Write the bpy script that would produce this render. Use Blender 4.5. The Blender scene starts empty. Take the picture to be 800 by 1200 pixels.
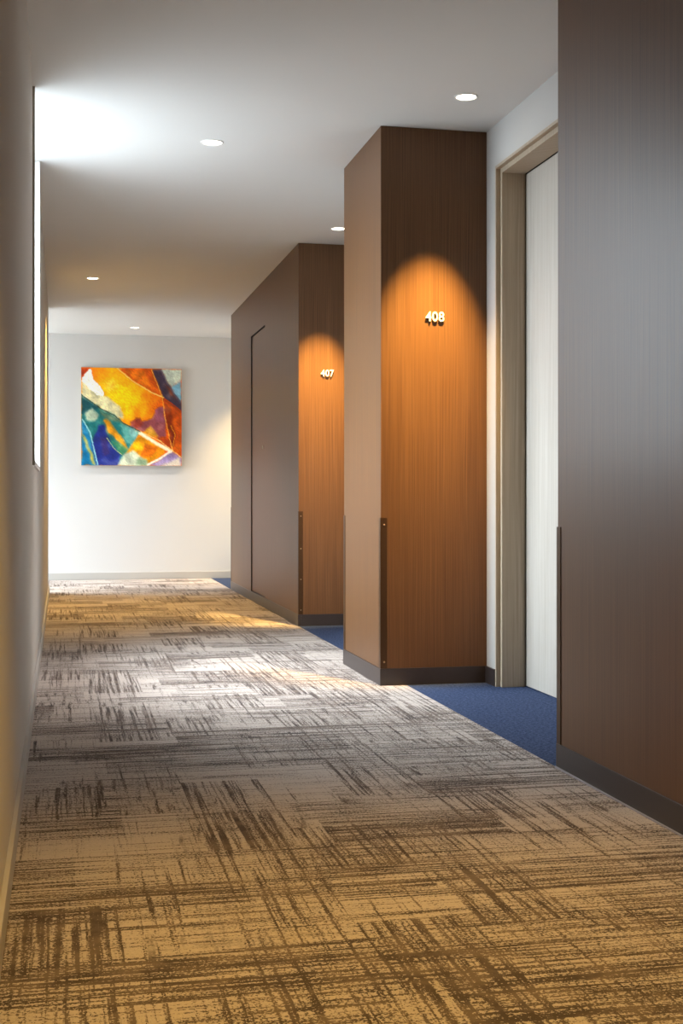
import bpy, bmesh, math, random
from mathutils import Vector, Matrix, noise

scene = bpy.context.scene
COL = scene.collection
random.seed(4)

# ------------------------------------------------------------------ key dimensions (metres)
H = 2.376                  # ceiling
LW = -0.111                # face of the left wall
FX = 1.432                 # face of the near and far timber units
BX = 1.321                 # face of the 408 pier
AX = 1.792                 # recess wall on the right
YA = 3.611                 # far end of the near unit
YB0, YB1 = 5.337, 6.071    # 408 pier
YC0, YC1 = 7.905, 11.185   # 407 unit
YL = 11.06                 # end of the left wall
YF = 12.77                 # end wall
YN = -3.2                  # wall behind the camera
WY0, WY1 = 5.12, 6.25      # slot window in the left wall
WZ0, WZ1 = 0.935, H
SX = -2.55                 # window end of the side passage

# ------------------------------------------------------------------ camera
cam = bpy.data.cameras.new('camera')
camo = bpy.data.objects.new('camera', cam); COL.objects.link(camo)
camo.location = (0, 0, 0.8)
camo.rotation_euler = (math.pi / 2, 0, -0.2123)
cam.sensor_fit = 'VERTICAL'; cam.sensor_height = 36.0
cam.lens = 36.0 * 1518.56 / 1200.0
cam.shift_y = -17.5 / 1200.0
cam.clip_start = 0.02
scene.camera = camo

# ------------------------------------------------------------------ world: bright overcast haze
SKY = 19.5; GROUND = 6.0
W = bpy.data.worlds.new('world'); scene.world = W
W.use_nodes = True
bg = W.node_tree.nodes['Background']
# CIE overcast sky: three times brighter overhead than at the horizon; pale ground haze below it
nt = W.node_tree
tc = nt.nodes.new('ShaderNodeTexCoord'); sx = nt.nodes.new('ShaderNodeSeparateXYZ')
nt.links.new(tc.outputs['Generated'], sx.inputs[0])
mr = nt.nodes.new('ShaderNodeMapRange')
nt.links.new(sx.outputs['Z'], mr.inputs[0])
mr.inputs[1].default_value = 0.0; mr.inputs[2].default_value = 1.0
mr.inputs[3].default_value = SKY; mr.inputs[4].default_value = SKY * 3.0
ab = nt.nodes.new('ShaderNodeMath'); ab.operation = 'GREATER_THAN'; ab.inputs[1].default_value = 0.0
nt.links.new(sx.outputs['Z'], ab.inputs[0])
gm = nt.nodes.new('ShaderNodeMix'); gm.data_type = 'FLOAT'
nt.links.new(ab.outputs[0], gm.inputs[0]); gm.inputs[2].default_value = GROUND
nt.links.new(mr.outputs[0], gm.inputs[3])
nt.links.new(gm.outputs[0], bg.inputs['Strength'])
bg.inputs['Color'].default_value = (0.83, 0.90, 1.0, 1)

# ------------------------------------------------------------------ exposure and sampling
scene.view_settings.view_transform = 'Standard'
scene.view_settings.look = 'None'
scene.view_settings.exposure = 0.2
scene.view_settings.gamma = 1.0
scene.view_settings.use_curve_mapping = False
scene.cycles.use_denoising = True
scene.cycles.max_bounces = 10
scene.cycles.diffuse_bounces = 8
scene.cycles.sample_clamp_indirect = 6.0
scene.cycles.caustics_reflective = False
scene.cycles.caustics_refractive = False

def portal(name, loc, rot, sx, sy):
    l = bpy.data.lights.new(name, 'AREA'); l.shape = 'RECTANGLE'; l.size = sx; l.size_y = sy
    l.cycles.is_portal = True
    o = bpy.data.objects.new(name, l); COL.objects.link(o)
    o.location = loc; o.rotation_euler = rot
# sampling portals in the two window openings (they only guide the sky light, they give none)
portal('sky_portal', (LW - 0.102, (WY0 + WY1) / 2, (WZ0 + WZ1) / 2), (0, -math.pi / 2, 0), WZ1 - WZ0, WY1 - WY0)
portal('sky_portal', (SX - 0.12, (YL + YF) / 2, 1.22), (0, -math.pi / 2, 0), 2.2, YF - YL - 0.2)

WARM = (1.0, 0.60, 0.155)
MILD = (1.0, 0.91, 0.86)

# ------------------------------------------------------------------ materials
class NT:
    def __init__(s, name):
        s.m = bpy.data.materials.new(name); s.m.use_nodes = True
        s.t = s.m.node_tree; s.n = s.t.nodes
        s.b = s.n['Principled BSDF']
    def add(s, typ, **kw):
        n = s.n.new(typ)
        for k, v in kw.items(): setattr(n, k, v)
        return n
    def link(s, a, b): s.t.links.new(a, b)
    def val(s, sock, v):
        if hasattr(v, 'links'): s.link(v, sock)
        else: sock.default_value = v
    def math(s, op, a, b=None, c=None, clamp=False):
        n = s.add('ShaderNodeMath', operation=op); n.use_clamp = clamp
        for i, v in enumerate((a, b, c)):
            if v is not None: s.val(n.inputs[i], v)
        return n.outputs[0]
    def step(s, x, lo, hi):
        n = s.add('ShaderNodeMapRange'); n.interpolation_type = 'SMOOTHSTEP'
        s.val(n.inputs[0], x); s.val(n.inputs[1], lo); s.val(n.inputs[2], hi)
        n.inputs[3].default_value = 0; n.inputs[4].default_value = 1
        return n.outputs[0]
    def mix(s, f, a, b):
        n = s.add('ShaderNodeMix', data_type='RGBA')
        s.val(n.inputs[0], f)
        for sock, v in ((n.inputs[6], a), (n.inputs[7], b)):
            if hasattr(v, 'links'): s.link(v, sock)
            else: sock.default_value = (*v, 1)
        return n.outputs[2]
    def pos(s):
        g = s.add('ShaderNodeNewGeometry'); sp = s.add('ShaderNodeSeparateXYZ')
        s.link(g.outputs['Position'], sp.inputs[0]); return sp.outputs
    def vec(s, x, y, z=0.0):
        n = s.add('ShaderNodeCombineXYZ')
        for i, v in enumerate((x, y, z)): s.val(n.inputs[i], v)
        return n.outputs[0]
    def noise(s, v, scale=1.0, detail=2.0, rough=0.5):
        n = s.add('ShaderNodeTexNoise'); s.link(v, n.inputs['Vector'])
        n.inputs['Scale'].default_value = scale; n.inputs['Detail'].default_value = detail
        n.inputs['Roughness'].default_value = rough
        return n.outputs[0]
    def bump(s, h, strength, dist):
        n = s.add('ShaderNodeBump'); n.inputs['Strength'].default_value = strength
        n.inputs['Distance'].default_value = dist
        s.link(h, n.inputs['Height']); s.link(n.outputs[0], s.b.inputs['Normal'])
    def col(s, c): s.val(s.b.inputs['Base Color'], c if hasattr(c, 'links') else (*c, 1))
    def set(s, rough=None, metal=None, spec=None):
        if rough is not None: s.val(s.b.inputs['Roughness'], rough)
        if metal is not None: s.b.inputs['Metallic'].default_value = metal
        if spec is not None: s.b.inputs['Specular IOR Level'].default_value = spec

def paint(name, c, rough=0.85, texture=0.0006):
    k = NT(name); x, y, z = k.pos()
    v = k.vec(x, y, z)
    n = k.noise(v, 1.3, 2)
    k.col(k.mix(n, [a * 0.97 for a in c], [min(1, a * 1.03) for a in c]))
    k.set(rough, spec=0.25)
    if texture: k.bump(k.noise(v, 260, 2), 0.15, texture)
    return k.m

def wood(name, dark, mid, light, rough=0.42, spec=0.5, fine=150.0, contrast=1.0, coat=0.0):
    """straight vertical grain: u runs across the boards on x- and y-facing panels alike"""
    k = NT(name); x, y, z = k.pos()
    u = k.math('ADD', x, k.math('MULTIPLY', y, 1.13))
    wob = k.noise(k.vec(k.math('MULTIPLY', u, 3.0), k.math('MULTIPLY', z, 0.8), 3.0), 1, 2)
    uu = k.math('ADD', u, k.math('MULTIPLY', wob, 0.03))
    g1 = k.noise(k.vec(k.math('MULTIPLY', uu, fine), k.math('MULTIPLY', z, 1.4), 0.0), 1, 3, 0.6)
    g2 = k.noise(k.vec(k.math('MULTIPLY', uu, fine * 2.6), k.math('MULTIPLY', z, 9.0), 5.0), 1, 2)
    g3 = k.noise(k.vec(k.math('MULTIPLY', uu, fine / 8), k.math('MULTIPLY', z, 0.25), 9.0), 1, 2)
    c1 = k.mix(k.step(g1, 0.5 - 0.22 / contrast, 0.5 + 0.22 / contrast), dark, light)
    c2 = k.mix(k.math('MULTIPLY', k.step(g3, 0.3, 0.7), 0.6), c1, mid)
    c3 = k.mix(k.math('MULTIPLY', k.step(g2, 0.55, 0.75), 0.35), c2, dark)
    k.col(c3); k.set(k.math('ADD', rough, k.math('MULTIPLY', g1, 0.08)), spec=spec)
    k.bump(g1, 0.08, 0.0006)
    k.b.inputs['Coat Weight'].default_value = coat; k.b.inputs['Coat Roughness'].default_value = 0.28
    return k.m

def plain(name, c, rough=0.5, metal=0.0, spec=0.5):
    k = NT(name); x, y, z = k.pos()
    n = k.noise(k.vec(x, y, z), 60, 2)
    k.col(k.mix(n, [a * 0.93 for a in c], [min(1, a * 1.05) for a in c])); k.set(rough, metal, spec)
    return k.m

def carpet_pattern():
    k = NT('patterned_carpet_pile'); x, y, z = k.pos()
    grain = k.noise(k.vec(x, y, 0.0), 170, 2, 0.7)
    warp = k.noise(k.vec(x, y, 4.0), 9, 3)
    wx = k.math('ADD', x, k.math('MULTIPLY', warp, 0.005))
    wy = k.math('ADD', y, k.math('MULTIPLY', warp, 0.005))
    def cells(sx, sy, seed, along):
        """straight-edged blocks of random density, laid in staggered rows (along 0/2) or columns (along 1)"""
        a, b = (wx, wy) if along != 1 else (wy, wx)
        if along == 1: sx, sy = sy, sx
        row = k.math('FLOOR', k.math('MULTIPLY_ADD', b, sy, seed))
        w = k.add('ShaderNodeTexWhiteNoise', noise_dimensions='2D'); k.link(k.vec(row, seed), w.inputs['Vector'])
        cell = k.math('FLOOR', k.math('ADD', k.math('MULTIPLY', a, sx), k.math('MULTIPLY', w.outputs['Value'], 7.0)))
        v = k.add('ShaderNodeTexWhiteNoise', noise_dimensions='3D'); k.link(k.vec(cell, row, seed), v.inputs['Vector'])
        return v.outputs['Value']
    dA = cells(2.3, 4.6, 1.5, 0); dB = cells(4.6, 2.8, 7.5, 1); dC = cells(3.6, 5.4, 3.5, 2)
    def lines(along_x, f_long, f_across, seed):
        a, b = (f_long, f_across) if along_x else (f_across, f_long)
        return k.noise(k.vec(k.math('MULTIPLY', wx, a), k.math('MULTIPLY', wy, b), seed), 1, 3.5, 0.65)
    gA = k.math('MULTIPLY', k.math('SUBTRACT', grain, 0.5), 0.62)
    def mask(n, dens, amt, th, soft=0.035):
        v = k.math('ADD', n, k.math('MULTIPLY', k.math('SUBTRACT', dens, 0.5), amt))
        v = k.math('ADD', v, gA)
        return k.step(v, th - soft, th + soft)
    m1 = mask(lines(True, 2.2, 96, 0.3), dA, 0.20, 0.560)
    m2 = mask(lines(False, 1.8, 80, 5.1), dB, 0.22, 0.598)
    m3 = mask(lines(True, 0.9, 34, 8.7), dC, 0.16, 0.665)
    m4 = mask(lines(False, 0.7, 34, 2.9), dB, 0.12, 0.665)
    # dense woven blocks: both thread directions at once, broken into specks
    dense = k.step(k.math('ADD', cells(3.1, 4.7, 21.5, 0), k.math('MULTIPLY', k.math('SUBTRACT', warp, 0.5), 0.5)), 0.62, 0.86)
    w1 = lines(True, 5.0, 70, 31.0); w2 = lines(False, 5.0, 60, 37.0)
    weave = k.math('ADD', k.math('MAXIMUM', w1, w2), gA)
    m5 = k.math('MULTIPLY', dense, k.step(weave, 0.52, 0.62))
    dark = k.math('MAXIMUM', k.math('MAXIMUM', m1, m2), k.math('MAXIMUM', k.math('MAXIMUM', m3, m4), m5))
    tone = k.noise(k.vec(k.math('MULTIPLY', x, 3.0), k.math('MULTIPLY', y, 3.0), 11.0), 1, 3)
    base = k.mix(tone, (0.60, 0.525, 0.475), (0.74, 0.66, 0.605))
    base = k.mix(k.step(grain, 0.2, 0.85), [0.52, 0.455, 0.40], base)
    deep = k.mix(k.step(k.noise(k.vec(x, y, 2.0), 14.0, 3), 0.35, 0.65), (0.050, 0.036, 0.034), (0.16, 0.12, 0.10))
    k.col(k.mix(k.math('MULTIPLY', dark, 0.92), base, deep))
    k.set(0.95, spec=0.08)
    k.bump(k.noise(k.vec(x, y, 0.0), 420, 2, 0.7), 0.5, 0.004)
    return k.m

def carpet_blue():
    k = NT('navy_carpet_pile'); x, y, z = k.pos()
    g = k.noise(k.vec(x, y, 0.0), 85, 4, 0.85)
    p = k.noise(k.vec(x, y, 3.0), 11, 3)
    c = k.mix(k.step(g, 0.40, 0.62), (0.020, 0.036, 0.085), (0.088, 0.115, 0.20))
    k.col(k.mix(k.math('MULTIPLY', p, 0.35), c, (0.034, 0.05, 0.105)))
    k.set(0.95, spec=0.08); k.bump(g, 0.6, 0.005)
    return k.m

def glass():
    k = NT('window_glass'); k.n.remove(k.b)
    out = k.n['Material Output']
    tr = k.add('ShaderNodeBsdfTransparent'); gl = k.add('ShaderNodeBsdfGlossy')
    tr.inputs[0].default_value = (0.95, 0.97, 0.96, 1); gl.inputs['Roughness'].default_value = 0.0
    ge = k.add('ShaderNodeNewGeometry'); dp = k.add('ShaderNodeVectorMath', operation='DOT_PRODUCT')
    k.link(ge.outputs['Normal'], dp.inputs[0]); k.link(ge.outputs['Incoming'], dp.inputs[1])
    c = k.math('SUBTRACT', 1.0, k.math('ABSOLUTE', dp.outputs['Value']))
    fr = k.math('ADD', 0.04, k.math('MULTIPLY', k.math('POWER', c, 5.0), 0.96))
    mx = k.add('ShaderNodeMixShader')
    k.link(fr, mx.inputs[0]); k.link(tr.outputs[0], mx.inputs[1]); k.link(gl.outputs[0], mx.inputs[2])
    k.link(mx.outputs[0], out.inputs[0])
    return k.m

def emit(name, c, s):
    k = NT(name); k.col((0.8, 0.8, 0.8))
    k.b.inputs['Emission Color'].default_value = (*c, 1); k.b.inputs['Emission Strength'].default_value = s
    return k.m

M = dict(
    ceiling=paint('ceiling_paint', (0.71, 0.71, 0.695)),
    left=paint('greige_wall_paint', (0.66, 0.635, 0.59)),
    white=paint('white_wall_paint', (0.68, 0.675, 0.66)),
    recess=paint('recess_wall_paint', (0.575, 0.57, 0.555)),
    slab=paint('screed', (0.35, 0.34, 0.33)),
    pattern=carpet_pattern(), blue=carpet_blue(),
    timber=wood('walnut_laminate', (0.076, 0.031, 0.0115), (0.127, 0.058, 0.0225), (0.170, 0.084, 0.035), 0.42, 0.32, 210.0, 0.75, coat=0.11),
    door=wood('pale_bleached_oak', (0.40, 0.365, 0.31), (0.485, 0.455, 0.405), (0.55, 0.525, 0.48), 0.5, 0.35, 40.0, 0.7),
    frame=wood('limed_oak_frame', (0.36, 0.285, 0.20), (0.47, 0.385, 0.285), (0.54, 0.45, 0.345), 0.5, 0.35, 90.0),
    skirt=plain('dark_bronze_skirting', (0.040, 0.030, 0.029), 0.36),
    skirt_paint=paint('painted_skirting', (0.52, 0.50, 0.465), 0.6, 0),
    bronze=plain('bronze_metal', (0.075, 0.036, 0.014), 0.40, 0.55),
    screw=plain('screw_head', (0.36, 0.24, 0.14), 0.4, 0.7),
    ring=plain('white_enamel', (0.82, 0.82, 0.80), 0.35),
    frame_white=plain('white_window_frame', (0.80, 0.80, 0.79), 0.45),
    casing=plain('olive_bronze_casing', (0.30, 0.27, 0.20), 0.5),
    digit=plain('cream_enamel_digit', (0.84, 0.84, 0.82), 0.4),
    bead=plain('grey_vinyl_bead', (0.34, 0.31, 0.33), 0.45),
    dark=plain('dark_gap', (0.015, 0.012, 0.010), 0.8),
    steel=plain('brushed_steel', (0.45, 0.42, 0.38), 0.35, 0.9),
    glass=glass(),
    canvas_edge=plain('canvas_edge', (0.48, 0.38, 0.26), 0.8),
)

# ------------------------------------------------------------------ mesh helpers
def add_box(bm, x0, x1, y0, y1, z0, z1, bevel=0.0):
    vs = [bm.verts.new((x, y, z)) for z in (z0, z1) for x, y in ((x0, y0), (x1, y0), (x1, y1), (x0, y1))]
    q = ((0, 3, 2, 1), (4, 5, 6, 7), (0, 1, 5, 4), (1, 2, 6, 5), (2, 3, 7, 6), (3, 0, 4, 7))
    fs = [bm.faces.new([vs[i] for i in f]) for f in q]
    if bevel:
        es = {e for f in fs for e in f.edges}
        bmesh.ops.bevel(bm, geom=list(es), offset=bevel, segments=2, profile=0.6, affect='EDGES')

def add_lathe(bm, prof, seg=40, axis='z', at=(0, 0, 0)):
    rows = []
    for r, h in prof:
        row = []
        for i in range(seg):
            a = 2 * math.pi * i / seg
            c, s = r * math.cos(a), r * math.sin(a)
            p = {'z': (c, s, h), 'y': (c, h, s), 'x': (h, c, s)}[axis]
            row.append(bm.verts.new(Vector(p) + Vector(at)))
        rows.append(row)
    for a, b in zip(rows, rows[1:]):
        for i in range(seg):
            j = (i + 1) % seg
            bm.faces.new((a[i], a[j], b[j], b[i]))
    return rows

def obj(name, bm, mat, parent=None, smooth=False, recalc=True):
    if recalc: bmesh.ops.recalc_face_normals(bm, faces=bm.faces)
    me = bpy.data.meshes.new(name); bm.to_mesh(me); bm.free()
    me.materials.append(mat)
    if smooth:
        for p in me.polygons: p.use_smooth = True
    o = bpy.data.objects.new(name, me); COL.objects.link(o)
    if parent: o.parent = parent; o.matrix_parent_inverse = Matrix.Translation(parent.matrix_basis.translation).inverted()
    return o

def box(name, mat, parent, x0, x1, y0, y1, z0, z1, bevel=0.0):
    bm = bmesh.new(); add_box(bm, x0, x1, y0, y1, z0, z1, bevel)
    return obj(name, bm, mat, parent)

def boxes(name, mat, parent, lst, bevel=0.0):
    bm = bmesh.new()
    for b in lst: add_box(bm, *b, bevel)
    return obj(name, bm, mat, parent)

def empty(name, loc):
    o = bpy.data.objects.new(name, None); COL.objects.link(o); o.location = loc; o.empty_display_size = 0.1
    return o

def tag(o, label, cat, group=None):
    o['label'] = label; o['category'] = cat
    if group: o['group'] = group
    return o

def struct(o, label=None):
    o['kind'] = 'structure'
    if label: o['label'] = label
    return o

# ------------------------------------------------------------------ shell
T = 0.215
TG = 0.10       # depth of the glazing behind the wall face
struct(boxes('floor', M['slab'], None, [(LW - T, AX + 0.30, YN - 0.1, YF + 0.1, -0.16, -0.010),
                                         (SX - 0.2, LW - T, YL - 0.12, YF + 0.1, -0.16, -0.010)]))
boxes_left = [(LW - T, LW, YN - 0.1, WY0, -0.010, H), (LW - T, LW, WY1, YL, -0.010, H),
              (LW - T, LW, WY0, WY1, -0.010, WZ0)]
struct(boxes('wall_left', M['left'], None, boxes_left))
struct(boxes('floor_passage', M['pattern'], None, [(SX, LW + 0.0008, YL, YF, -0.010, 0.0)]))
struct(boxes('wall_passage', M['white'], None, [(SX - 0.2, LW - T, YL - 0.12, YL, -0.010, H)]))
struct(boxes('wall_far', M['white'], None, [(SX - 0.2, AX + 0.30, YF, YF + 0.12, -0.010, H)]))
struct(boxes('wall_near', M['left'], None, [(LW, AX, YN - 0.12, YN, -0.010, H)]))
# the passage's window end: sill and head around a wide window
struct(boxes('wall_window_end', M['white'], None, [(SX - 0.2, SX, YL, YF, -0.010, 0.10), (SX - 0.2, SX, YL, YF, 2.33, H),
                                                   (SX - 0.2, SX, YL, YL + 0.08, 0.10, 2.33), (SX - 0.2, SX, YF - 0.08, YF, 0.10, 2.33)]))
# door opening in the right wall
DY0, DY1, DZ = 4.235, 5.204, 2.185
struct(boxes('wall_right', M['recess'], None, [(AX, AX + 0.14, YN - 0.1, DY0 - 0.012, -0.010, H), (AX, AX + 0.14, DY1 + 0.012, YF, -0.010, H),
                                               (AX, AX + 0.14, DY0 - 0.012, DY1 + 0.012, DZ + 0.012, H)]))
struct(box('wall_behind_door', M['dark'], None, AX + 0.20, AX + 0.30, DY0 - 0.3, DY1 + 0.3, -0.010, H))

# ceiling with round holes for the downlights
LIGHTS = [  # x, y, radius of hole
    ('window', 0.652, 5.75, 0.043), ('r408', 1.555, 4.885, 0.040), ('r407', 1.585, 7.44, 0.040),
    ('wall', 0.215, 9.50, 0.040), ('art', 0.66, 12.18, 0.040), ('end', 1.76, 12.22, 0.040),
    ('near', 0.66, 2.05, 0.043), ('behind', 0.66, -0.9, 0.043)]
bm = bmesh.new()
loop = [(LW - T, YN - 0.12), (AX + 0.30, YN - 0.12), (AX + 0.30, YF + 0.12), (SX - 0.2, YF + 0.12), (SX - 0.2, YL - 0.12), (LW - T, YL - 0.12)]
def edge_loop(pts, z):
    vs = [bm.verts.new((x, y, z)) for x, y in pts]
    return [bm.edges.new((vs[i], vs[(i + 1) % len(vs)])) for i in range(len(vs))], vs
es, outer = edge_loop(loop, H)
for _, x, y, r in LIGHTS:
    e2, _v = edge_loop([(x + r * math.cos(2 * math.pi * i / 32), y + r * math.sin(2 * math.pi * i / 32)) for i in range(32)], H)
    es += e2
bmesh.ops.triangle_fill(bm, use_beauty=True, use_dissolve=False, edges=es, normal=(0, 0, -1))
top = [bm.verts.new((x, y, H + 0.16)) for x, y in loop]
bm.faces.new(top)
for i in range(len(loop)):
    j = (i + 1) % len(loop)
    bm.faces.new((outer[i], outer[j], top[j], top[i]))
struct(obj('ceiling', bm, M['ceiling']))

# painted skirtings
def skirting(name, mat, lst): return struct(boxes(name, mat, None, lst, 0.0015))
skirting('baseboard_left', M['skirt_paint'], [(LW, LW + 0.011, YN, YL + 0.011, 0.0, 0.066)])
skirting('baseboard_far', M['skirt_paint'], [(SX, AX, YF - 0.011, YF, 0.0, 0.068)])
skirting('baseboard_passage', M['skirt_paint'], [(SX, LW, YL, YL + 0.011, 0.0, 0.066)])
skirting('baseboard_right', M['skirt'], [(AX - 0.009, AX, DY1 + 0.012, YB0 - 0.004, 0.0, 0.072),
                                          (AX - 0.009, AX, YA + 0.022, DY0 - 0.012, 0.0, 0.072),
                                          (AX - 0.009, AX, YB1 + 0.022, YC0 - 0.004, 0.0, 0.072),
                                          (AX - 0.009, AX, YC1 + 0.022, YF - 0.011, 0.0, 0.072)])

# ------------------------------------------------------------------ carpets
def carpet(name, mat, polys, label):
    bm = bmesh.new()
    for b in polys: add_box(bm, *b, -0.010, 0.0)
    o = obj(name, bm, mat); tag(o, label, 'carpet'); return o
carpet('patterned_carpet', M['pattern'], [(LW + 0.0012, FX, YN + 0.0012, YF - 0.0012)],
       'beige corridor carpet with dark brown distressed crosshatch streaks')
carpet('plain_carpet', M['blue'], [(FX, AX + 0.14, YA, YB0 + 0.3)],
       'plain navy blue carpet in the doorway recess in front of the pier numbered 408')
carpet('plain_carpet', M['blue'], [(FX, AX, YB1 - 0.3, YC0 + 0.3)],
       'plain navy blue carpet in the recess in front of the wall numbered 407')
carpet('plain_carpet', M['blue'], [(FX, AX, YC1 - 0.3, YF)],
       'small far patch of plain navy blue carpet by the painting wall')

# ------------------------------------------------------------------ windows
w = struct(empty('window_1', (LW, (WY0 + WY1) / 2, WZ0)))
c = 0.012; p = 0.009
boxes('casing', M['casing'], w, [(LW, LW + p, WY0 - c, WY0, WZ0 - c, WZ1), (LW, LW + p, WY1, WY1 + c, WZ0 - c, WZ1)])
boxes('sill', M['frame_white'], w, [(LW - TG + 0.05, LW + p, WY0, WY1, WZ0 - c, WZ0 + 0.006)])
boxes('lining', M['frame_white'], w, [(LW - TG + 0.05, LW + p, WY0, WY0 + 0.006, WZ0 + 0.006, WZ1),
                                       (LW - TG + 0.05, LW + p, WY1 - 0.006, WY1, WZ0 + 0.006, WZ1)])
f = 0.035
boxes('window_frame', M['frame_white'], w, [(LW - TG, LW - TG + 0.05, WY0, WY0 + f, WZ0, WZ1), (LW - TG, LW - TG + 0.05, WY1 - f, WY1, WZ0, WZ1),
                                             (LW - TG, LW - TG + 0.05, WY0 + f, WY1 - f, WZ0, WZ0 + f), (LW - TG, LW - TG + 0.05, WY0 + f, WY1 - f, WZ1 - 0.012, WZ1)])
box('pane', M['glass'], w, LW - TG + 0.022, LW - TG + 0.023, WY0 + f, WY1 - f, WZ0 + f, WZ1 - 0.012)

w2 = struct(empty('window_2', (SX, (YL + YF) / 2, 0.10)))
a0, a1, b0, b1 = YL + 0.08, YF - 0.08, 0.10, 2.33
boxes('window_frame', M['frame_white'], w2, [(SX - 0.12, SX - 0.06, a0, a0 + 0.05, b0, b1), (SX - 0.12, SX - 0.06, a1 - 0.05, a1, b0, b1),
                                              (SX - 0.12, SX - 0.06, a0 + 0.05, a1 - 0.05, b0, b0 + 0.05), (SX - 0.12, SX - 0.06, a0 + 0.05, a1 - 0.05, b1 - 0.05, b1),
                                              (SX - 0.12, SX - 0.06, (a0 + a1) / 2 - 0.025, (a0 + a1) / 2 + 0.025, b0 + 0.05, b1 - 0.05)])
box('pane', M['glass'], w2, SX - 0.091, SX - 0.090, a0 + 0.05, (a0 + a1) / 2 - 0.025, b0 + 0.05, b1 - 0.05)
box('pane', M['glass'], w2, SX - 0.091, SX - 0.090, (a0 + a1) / 2 + 0.025, a1 - 0.05, b0 + 0.05, b1 - 0.05)

# ------------------------------------------------------------------ timber units
def add_guard(root, x, y, sy, heights=(0.10, 0.682)):
    """L-shaped corner guard; sy = -1: front face looks towards -y"""
    L, t, z0, z1 = 0.027, 0.0025, 0.0725, 0.712
    bm = bmesh.new()
    ya, yb = (y - t, y) if sy < 0 else (y, y + t)
    add_box(bm, x - t, x + L, ya, yb, z0, z1, 0.0006)
    ya, yb = (y, y + L) if sy < 0 else (y - L, y)
    add_box(bm, x - t, x, ya, yb, z0, z1, 0.0006)
    g = obj('corner_guard', bm, M['bronze'], root)
    for z in heights:
        bm = bmesh.new(); s = y + sy * t
        rows = add_lathe(bm, [(0.0042, s), (0.0042, s + sy * 0.0009), (0.0030, s + sy * 0.0016), (0.0006, s + sy * 0.0012)], 14, 'y', (x + 0.014, 0, z))
        bm.faces.new(rows[-1])
        obj('screw', bm, M['screw'], g, True)
    return g

SK = 0.072
P = 0.018     # panel thickness
def unit(name, label, x, y0, y1, door=None, guards=(-1, 1), front=True, back=True):
    root = empty(name, ((x + AX) / 2, (y0 + y1) / 2, 0)); tag(root, label, 'wall unit' if y1 - y0 > 1 else 'pillar')
    zt = H - 0.0012; AE = AX - 0.0012
    if not door:
        box('side_panel', M['timber'], root, x, x + P, y0 + 0.0015, y1 - 0.0015, SK, zt, 0.0008)
    else:
        d0, d1, dz = door
        bm = bmesh.new()
        add_box(bm, x, x + P, d1, y1 - 0.0015, SK, zt)
        add_box(bm, x, x + P, y0 + 0.0015, d0, SK, zt)
        add_box(bm, x, x + P, d0, d1, dz, zt)
        obj('side_panel', bm, M['timber'], root)
        box('door_recess', M['dark'], root, x + P + 0.008, x + P + 0.014, d0 - 0.02, d1 + 0.02, SK, dz + 0.02)
        dl = box('access_door', M['timber'], root, x + 0.008, x + P + 0.006, d0 + 0.0015, d1 - 0.005, SK + 0.004, dz - 0.008, 0.0008)
        boxes('gap_dark_strip', M['dark'], root, [(x + 0.0004, x + P, d1 - 0.0015, d1, SK, dz), (x + 0.0004, x + P, d0, d1 - 0.0015, dz - 0.0015, dz)])  # dark strips added on the panel edges so the door gap reads dark
        bm = bmesh.new()
        rows = add_lathe(bm, [(0.013, x + 0.008), (0.013, x + 0.003), (0.010, x + 0.001), (0.004, x + 0.001), (0.004, x + 0.004)], 20, 'x', (0, d0 + 0.13, 1.165))
        bm.faces.new(rows[-1])
        obj('lock', bm, M['steel'], dl, True)
    box('skirting', M['skirt'], root, x - 0.004, x + P, y0 - 0.004, y1 + 0.004, 0.0, SK, 0.0012)
    if front:
        box('front_panel', M['timber'], root, x + 0.0012, AE, y0, y0 + P, SK, zt, 0.0008)
        box('skirting', M['skirt'], root, x + P, AE, y0 - 0.004, y0 + P, 0.0, SK, 0.0012)
    if back:
        box('back_panel', M['timber'], root, x + 0.0012, AE, y1 - P, y1, SK, zt, 0.0008)
        box('skirting', M['skirt'], root, x + P, AE, y1 - P, y1 + 0.004, 0.0, SK, 0.0012)
    for s in guards:
        add_guard(root, x, y0 if s < 0 else y1, s, (0.10, 0.29, 0.48, 0.682) if door else (0.10, 0.682))
    return root

near_unit = unit('timber_unit', 'dark walnut panelled wall unit filling the right foreground, with a metal edge guard', FX, -1.6, YA, guards=(1,))
box('toe_bead', M['bead'], near_unit, FX - 0.0085, FX - 0.004, -1.6, YA + 0.004, 0.0, 0.0045, 0.0008)
unit('timber_pier', 'narrow walnut pier carrying the number 408, lit by a warm downlight', BX, YB0, YB1)
unit('timber_unit', 'long walnut wall unit with a flush access door, carrying the number 407', FX, YC0, YC1, door=(9.27, 9.97, 2.045))

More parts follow.
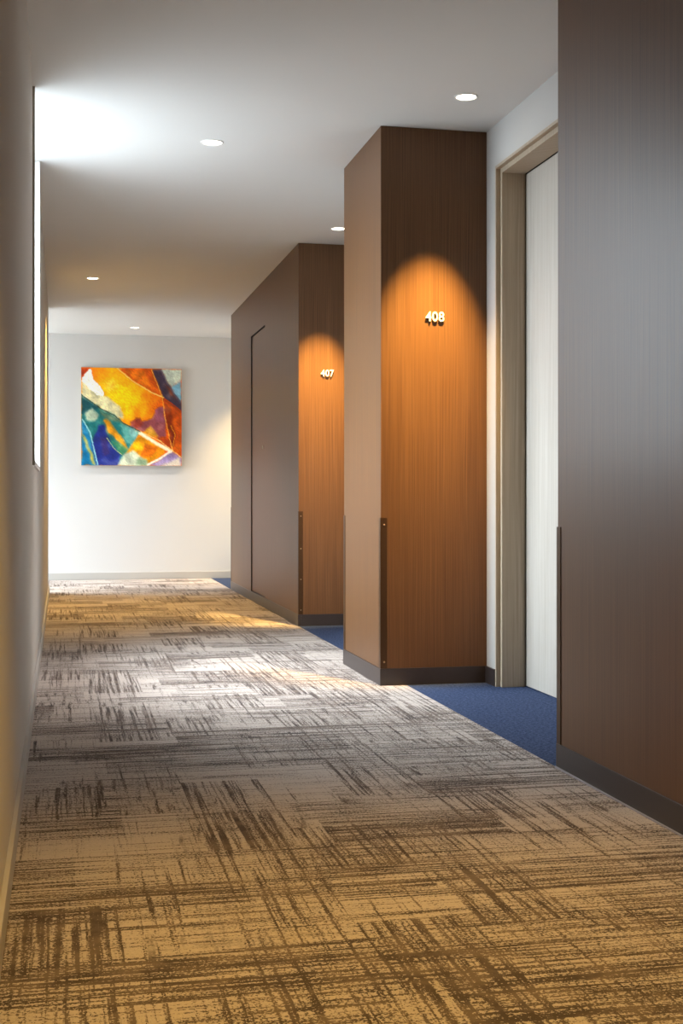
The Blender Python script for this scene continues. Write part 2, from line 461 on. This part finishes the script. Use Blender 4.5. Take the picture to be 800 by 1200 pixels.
# ------------------------------------------------------------------ door beside the 408 pier
d = struct(empty('door_1', (AX, (DY0 + DY1) / 2, 0)))
e = 0.012                         # thin outer edge, then a 15 mm step, then the lining
X1, X2 = AX + 0.015, AX + 0.117
o = boxes('architrave', M['frame'], d, [(AX - 0.004, AX + 0.14, DY1, DY1 + e, 0, DZ + e), (AX - 0.004, AX + 0.14, DY0 - e, DY0, 0, DZ + e),
                                         (AX - 0.004, AX + 0.14, DY0, DY1, DZ, DZ + e)])
q = 0.022
boxes('jamb', M['frame'], d, [(X1, X2, DY1 - q, DY1 - 0.0004, 0, DZ)], 0.0008)
boxes('jamb', M['frame'], d, [(X1, X2, DY0 + 0.0004, DY0 + q, 0, DZ)], 0.0008)
boxes('head', M['frame'], d, [(X1, X2, DY0 + q, DY1 - q, DZ - q, DZ - 0.0004)], 0.0008)
boxes('door_stop', M['dark'], d, [(X2 + 0.012, AX + 0.20, DY1 - 0.04, DY1, 0, DZ), (X2 + 0.012, AX + 0.20, DY0, DY0 + 0.04, 0, DZ),
                                   (X2 + 0.012, AX + 0.20, DY0 + 0.04, DY1 - 0.04, DZ - 0.04, DZ)])
box('door_leaf', M['door'], d, X2 + 0.002, X2 + 0.046, DY0 + 0.043, DY1 - q - 0.007, 0.005, DZ - q - 0.004, 0.0015)

# ------------------------------------------------------------------ room numbers
def room_number(text, x, y, z, size, label):
    root = empty('room_number', (x, y, z)); tag(root, label, 'room number', 'raised door numbers')
    widths = []; meshes = []
    for ch in text:
        cu = bpy.data.curves.new('digit', 'FONT'); cu.body = ch; cu.size = size; cu.extrude = 0.0022
        cu.offset = 0.0005; cu.bevel_depth = 0.0004; cu.resolution_u = 6
        t = bpy.data.objects.new('digit', cu); COL.objects.link(t)
        dg = bpy.context.evaluated_depsgraph_get()
        me = bpy.data.meshes.new_from_object(t.evaluated_get(dg))
        bpy.data.objects.remove(t); bpy.data.curves.remove(cu)
        xs = [v.co.x for v in me.vertices]; lo, hi = min(xs), max(xs)
        for v in me.vertices: v.co.x = (v.co.x - lo) * 0.90
        meshes.append(me); widths.append((hi - lo) * 0.90)
    gap = size * 0.065
    tot = sum(widths) + gap * (len(text) - 1)
    cap = max(v.co.y for v in meshes[0].vertices)
    cx = -tot / 2
    for me, wd in zip(meshes, widths):
        for v in me.vertices:
            a, b, c2 = v.co
            v.co = (cx + a, -0.0085 - c2, b - cap / 2)
        me.name = 'digit'; me.materials.clear(); me.materials.append(M['digit'])
        dgt = bpy.data.objects.new('digit', me); COL.objects.link(dgt); dgt.parent = root
        bm = bmesh.new()      # standoff pins behind the digit
        vs = sorted(me.vertices, key=lambda v: v.co.z)
        for v in vs[:1]:
            sgn = 1
            rows = add_lathe(bm, [(0.0015, -0.0075), (0.0015, 0.0)], 8, 'y', (v.co.x, 0, v.co.z + sgn * 0.003))
            bm.faces.new(rows[0]); bm.faces.new(rows[1])
        pin = obj('standoff_pin', bm, M['steel']); pin.parent = dgt
        cx += wd + gap
    return root
room_number('408', 1.5565, YB0, 1.572, 0.058, 'raised white number 408 on the nearer warm-lit walnut face')
room_number('407', 1.612, YC0, 1.572, 0.058, 'raised white number 407 on the farther warm-lit walnut face')

# ------------------------------------------------------------------ downlights
def downlight(key, x, y, r, label, power, color, cone, blend, lens=14.0, tilt=0.0):
    root = empty('downlight', (x, y, H)); tag(root, label, 'downlight', 'recessed ceiling downlights')
    bm = bmesh.new()
    add_lathe(bm, [(r - 0.001, 0.004), (r - 0.001, -0.0020), (r + 0.002, -0.0035), (r + 0.0075, -0.0022), (r + 0.0085, 0.0), (r + 0.0085, 0.0005)], 40, 'z', (x, y, H))
    obj('trim_ring', bm, M['ring'], root, True, False)
    bm = bmesh.new()
    rows = add_lathe(bm, [(r - 0.0015, 0.003), (r - 0.0020, 0.0), (r * 0.72, -0.0026), (r * 0.36, -0.0040), (0.002, -0.0045)], 40, 'z', (x, y, H)); bm.faces.new(rows[-1])
    m = emit('lens_' + key, (1.0, 0.90, 0.74), lens * 0.5)
    obj('lens', bm, m, root, True)
    bm = bmesh.new()
    rows = add_lathe(bm, [(r + 0.001, 0.001), (r + 0.001, 0.07)], 32, 'z', (x, y, H)); bm.faces.new(rows[-1])
    obj('housing', bm, M['steel'], root)
    l = bpy.data.lights.new('lamp', 'SPOT'); l.energy = power; l.color = color
    l.spot_size = math.radians(cone); l.spot_blend = blend; l.shadow_soft_size = 0.018
    lo = bpy.data.objects.new('lamp', l); COL.objects.link(lo); lo.parent = root; lo.location = (0, 0, -0.008)
    lo.rotation_euler = (math.radians(tilt), math.radians(2.0 if tilt > 20 else 0), 0)      # directional lamps lean towards the wall ahead
    return root
LB = {
 'window': ('recessed downlight in the daylit ceiling patch opposite the slot window', 90, (1.0, 0.93, 0.92), 74, 1.0, 16, 0),
 'r408': ('recessed downlight in front of the pier numbered 408', 660, WARM, 36, 1.0, 16, 23.5),
 'r407': ('recessed downlight half hidden behind the 408 pier, lighting number 407', 660, WARM, 36, 1.0, 16, 23.5),
 'wall': ('recessed downlight close to the left wall, with an orange glow around it', 190, WARM, 105, 0.6, 14, 0),
 'art': ('farthest recessed downlight, in front of the abstract painting', 110, MILD, 76, 1.0, 14, 0),
 'end': ('recessed downlight hidden behind the 407 unit, warming the end wall', 230, (1.0, 0.68, 0.30), 68, 1.0, 14, 8),
 'near': ('recessed downlight above the near carpet, outside the picture', 165, WARM, 80, 1.0, 14, 0),
 'behind': ('recessed downlight behind the camera, outside the picture', 260, MILD, 80, 1.0, 14, 0),
}
for key, x, y, r in LIGHTS:
    lab, pw, colr, cone, bl, ls, tl = LB[key]
    downlight(key, x, y, r, lab, pw, colr, cone, bl, ls, tl)

# ------------------------------------------------------------------ abstract painting
def srgb(c): return tuple((v / 255 / 12.92) if v / 255 <= 0.04045 else ((v / 255 + 0.055) / 1.055) ** 2.4 for v in c)
def inside(pt, poly):
    x, y = pt; r = False; j = len(poly) - 1
    for i in range(len(poly)):
        xi, yi = poly[i]; xj, yj = poly[j]
        if (yi > y) != (yj > y) and x < (xj - xi) * (y - yi) / (yj - yi) + xi: r = not r
        j = i
    return r
def seg_dist(pt, line):
    best = 1e9
    for (x0, y0), (x1, y1) in zip(line, line[1:]):
        dx, dy = x1 - x0, y1 - y0
        t = max(0, min(1, ((pt[0] - x0) * dx + (pt[1] - y0) * dy) / (dx * dx + dy * dy)))
        best = min(best, math.hypot(pt[0] - x0 - t * dx, pt[1] - y0 - t * dy))
    return best
def lerp(a, b, t):
    t = max(0, min(1, t)); return tuple(p + (q - p) * t for p, q in zip(a, b))
POLY = [  # painted in order, in a 623 x 615 sheet (offset 85, 80)
    ([(85, 80), (140, 80), (85, 160)], (188, 62, 24)),
    ([(85, 150), (130, 200), (230, 255), (330, 330), (345, 410), (280, 385), (85, 255)], (232, 222, 172)),
    ([(310, 80), (525, 80), (592, 262), (520, 232), (400, 160)], (216, 88, 22)),
    ([(350, 100), (470, 95), (520, 200), (450, 180)], (228, 112, 26)),
    ([(520, 80), (575, 80), (640, 200), (708, 300), (708, 355), (590, 262)], (62, 50, 68)),
    ([(600, 175), (640, 215), (680, 280), (630, 240)], (120, 62, 42)),
    ([(575, 80), (708, 80), (708, 150), (640, 197)], (196, 208, 192)),
    ([(640, 197), (708, 155), (708, 300)], (118, 168, 192)),
    ([(590, 262), (708, 355), (708, 640), (650, 600), (605, 400)], (198, 78, 22)),
    ([(600, 300), (640, 330), (660, 470), (625, 500), (608, 400)], (142, 54, 28)),
    ([(640, 470), (675, 500), (655, 570), (640, 590)], (120, 40, 24)),
    ([(575, 320), (600, 330), (612, 515), (560, 520), (470, 478), (380, 450), (400, 420), (500, 410)], (150, 78, 84)),
    ([(540, 340), (590, 320), (600, 420), (545, 420)], (166, 92, 110)),
    ([(380, 415), (450, 395), (470, 440), (420, 460)], (150, 62, 50)),
    ([(470, 478), (520, 440), (565, 515), (510, 510)], (212, 152, 58)),
    ([(540, 520), (640, 520), (645, 595), (600, 570)], (186, 66, 20)),
    ([(85, 252), (200, 335), (290, 380), (340, 425), (450, 480), (400, 560), (345, 640), (310, 700), (85, 700)], (30, 112, 112)),
    ([(85, 255), (190, 335), (160, 350), (85, 370)], (22, 78, 84)),
    ([(105, 370), (150, 335), (195, 385), (160, 420), (120, 410)], (176, 192, 165)),
    ([(190, 350), (290, 385), (330, 425), (240, 410)], (88, 120, 96)),
    ([(320, 430), (450, 482), (400, 560), (360, 560)], (92, 162, 152)),
    ([(380, 470), (430, 470), (420, 520), (390, 520)], (130, 185, 180)),
    ([(190, 440), (225, 445), (265, 560), (332, 630), (312, 700), (170, 700), (150, 560)], (38, 50, 128)),
    ([(200, 520), (240, 530), (260, 620), (220, 640)], (58, 48, 110)),
    ([(85, 400), (130, 480), (185, 700), (85, 700)], (30, 120, 168)),
    ([(85, 490), (110, 520), (176, 695), (155, 690)], (200, 182, 76)),
    ([(265, 540), (330, 560), (375, 595), (340, 630)], (66, 132, 92)),
    ([(220, 412), (248, 408), (345, 530), (372, 600), (310, 545), (250, 490)], (226, 152, 46)),
    ([(455, 500), (600, 585), (600, 615), (500, 692), (345, 640), (390, 570)], (236, 152, 38)),
    ([(480, 560), (560, 580), (520, 640), (450, 640)], (216, 104, 26)),
    ([(400, 550), (440, 540), (470, 590), (410, 600)], (246, 186, 44)),
    ([(345, 630), (400, 600), (470, 650), (500, 700), (305, 700)], (204, 214, 186)),
    ([(430, 640), (490, 655), (480, 700), (420, 690)], (150, 176, 140)),
    ([(500, 700), (640, 605), (708, 640), (708, 700)], (160, 140, 188)),
    ([(560, 700), (690, 640), (708, 700)], (214, 204, 190)),
]
LINES = [([(310, 85), (400, 160), (520, 232), (592, 262)], 4.5, (240, 196, 110)),
         ([(520, 90), (585, 255), (605, 400), (650, 600)], 2.8, (236, 168, 84)),
         ([(450, 490), (540, 548), (640, 602)], 13, (242, 230, 196)),
         ([(640, 602), (570, 650), (495, 690)], 8, (240, 226, 205)),
         ([(450, 480), (560, 530), (650, 598), (712, 645)], 3.2, (238, 190, 112)),
         ([(85, 252), (200, 335), (290, 380), (340, 425), (450, 482)], 3.0, (40, 52, 44)),
         ([(92, 405), (140, 490), (186, 690)], 4.5, (142, 194, 198)),
         ([(240, 520), (290, 590), (335, 625)], 2.2, (180, 190, 120)),
         ([(600, 270), (660, 310), (708, 350)], 3, (180, 60, 20)),
         ([(640, 440), (668, 500), (650, 580)], 2.2, (226, 150, 60))]
WHITE = [(85, 165), (108, 120), (142, 84), (162, 158), (200, 195), (226, 238), (216, 262), (180, 250), (130, 212)]
def art(u, v):
    X, Y = 85 + u * 623, 80 + v * 615
    n1 = noise.noise((X * .020, Y * .020, 0)); n2 = noise.noise((X * .020, Y * .020, 7))
    f1 = noise.noise((X * .07, Y * .07, 2)); f2 = noise.noise((X * .07, Y * .07, 9))
    pt = (X + 9 * n1 + 4 * f1, Y + 9 * n2 + 4 * f2)
    d1 = math.hypot((pt[0] - 330) / 150, (pt[1] - 270) / 135)
    c = lerp((255, 206, 52), (238, 128, 24), d1 * .72 - .22 + n1 * .4)
    c = lerp(c, (222, 84, 22), (pt[0] - 440) / 230 + n2 * .3)
    c = lerp(c, (250, 224, 110), .75 - math.hypot((pt[0] - 265) / 90, (pt[1] - 190) / 80) + .3 * f1)
    if pt[1] < 190: c = lerp(c, (244, 186, 60), .5 * (1 - abs(pt[0] - 270) / 120) if abs(pt[0] - 270) < 120 else 0)
    for poly, col in POLY:
        if inside(pt, poly): c = lerp(col, tuple(k * .72 for k in col), .5 + n2 * .9 - .25) if n2 > -.2 else lerp(col, (235, 220, 190), .12)
    return c
def sheet(u, v):
    X, Y = 85 + u * 623, 80 + v * 615
    f1 = noise.noise((X * .07, Y * .07, 2)); f2 = noise.noise((X * .07, Y * .07, 9))
    sm = [art(u + a / 623, v + b / 615) for a, b in ((-7, -3), (6, -6), (3, 7), (-4, 6), (0, 0))]
    c = tuple(sum(q[i] for q in sm) / 5 for i in range(3))
    for ln, wd, col in LINES:
        q = seg_dist((X + 3 * f1, Y + 3 * f2), ln)
        if q < wd: c = lerp(col, c, max(0, q / wd - .4))
    if inside((X + 5 * f1, Y + 5 * f2), WHITE): c = (240, 238, 226)
    g = 1 + .13 * noise.noise((X * .035 + Y * .03, (Y - X) * .11, 4)) + .08 * noise.noise((X * .12, Y * .12, 5))
    return tuple(max(0, min(255, k * g * 1.08)) for k in c)

PX0, PX1, PZ0, PZ1 = 0.180, 1.144, 1.106, 2.052
PD = 0.034
pr = empty('painting', ((PX0 + PX1) / 2, YF, PZ0))
tag(pr, 'square abstract canvas in orange, yellow, teal and blue on the end wall', 'painting')
N = 150
verts = []; faces = []
for j in range(N + 1):
    for i in range(N + 1):
        verts.append((PX0 + (PX1 - PX0) * i / N, YF - PD - 0.004, PZ1 - (PZ1 - PZ0) * j / N))
for j in range(N):
    for i in range(N):
        a = j * (N + 1) + i
        faces.append((a, a + N + 1, a + N + 2, a + 1))
me = bpy.data.meshes.new('painted_canvas'); me.from_pydata(verts, [], faces)
ca = me.color_attributes.new('paint', 'FLOAT_COLOR', 'POINT')
for j in range(N + 1):
    for i in range(N + 1):
        ca.data[j * (N + 1) + i].color = (*srgb(sheet(i / N, j / N)), 1)
k = NT('oil_paint')
at = k.add('ShaderNodeAttribute', attribute_name='paint')
x, y, z = k.pos()
br = k.noise(k.vec(k.math('MULTIPLY', k.math('ADD', x, z), 30), k.math('MULTIPLY', k.math('SUBTRACT', x, z), 110), 0.0), 1, 3)
hs = k.add('ShaderNodeHueSaturation'); k.link(at.outputs['Color'], hs.inputs['Color'])
k.link(k.math('ADD', 0.98, k.math('MULTIPLY', br, 0.14)), hs.inputs['Value'])
hs.inputs['Saturation'].default_value = 1.05
k.col(hs.outputs[0]); k.set(0.55, spec=0.3); k.bump(br, 0.08, 0.0008)
me.materials.append(k.m)
o = bpy.data.objects.new('painted_canvas', me); COL.objects.link(o); o.parent = pr
o.matrix_parent_inverse = Matrix.Translation(pr.location).inverted()
box('stretcher', M['canvas_edge'], pr, PX0, PX1, YF - PD - 0.0035, YF - 0.0005, PZ0, PZ1)
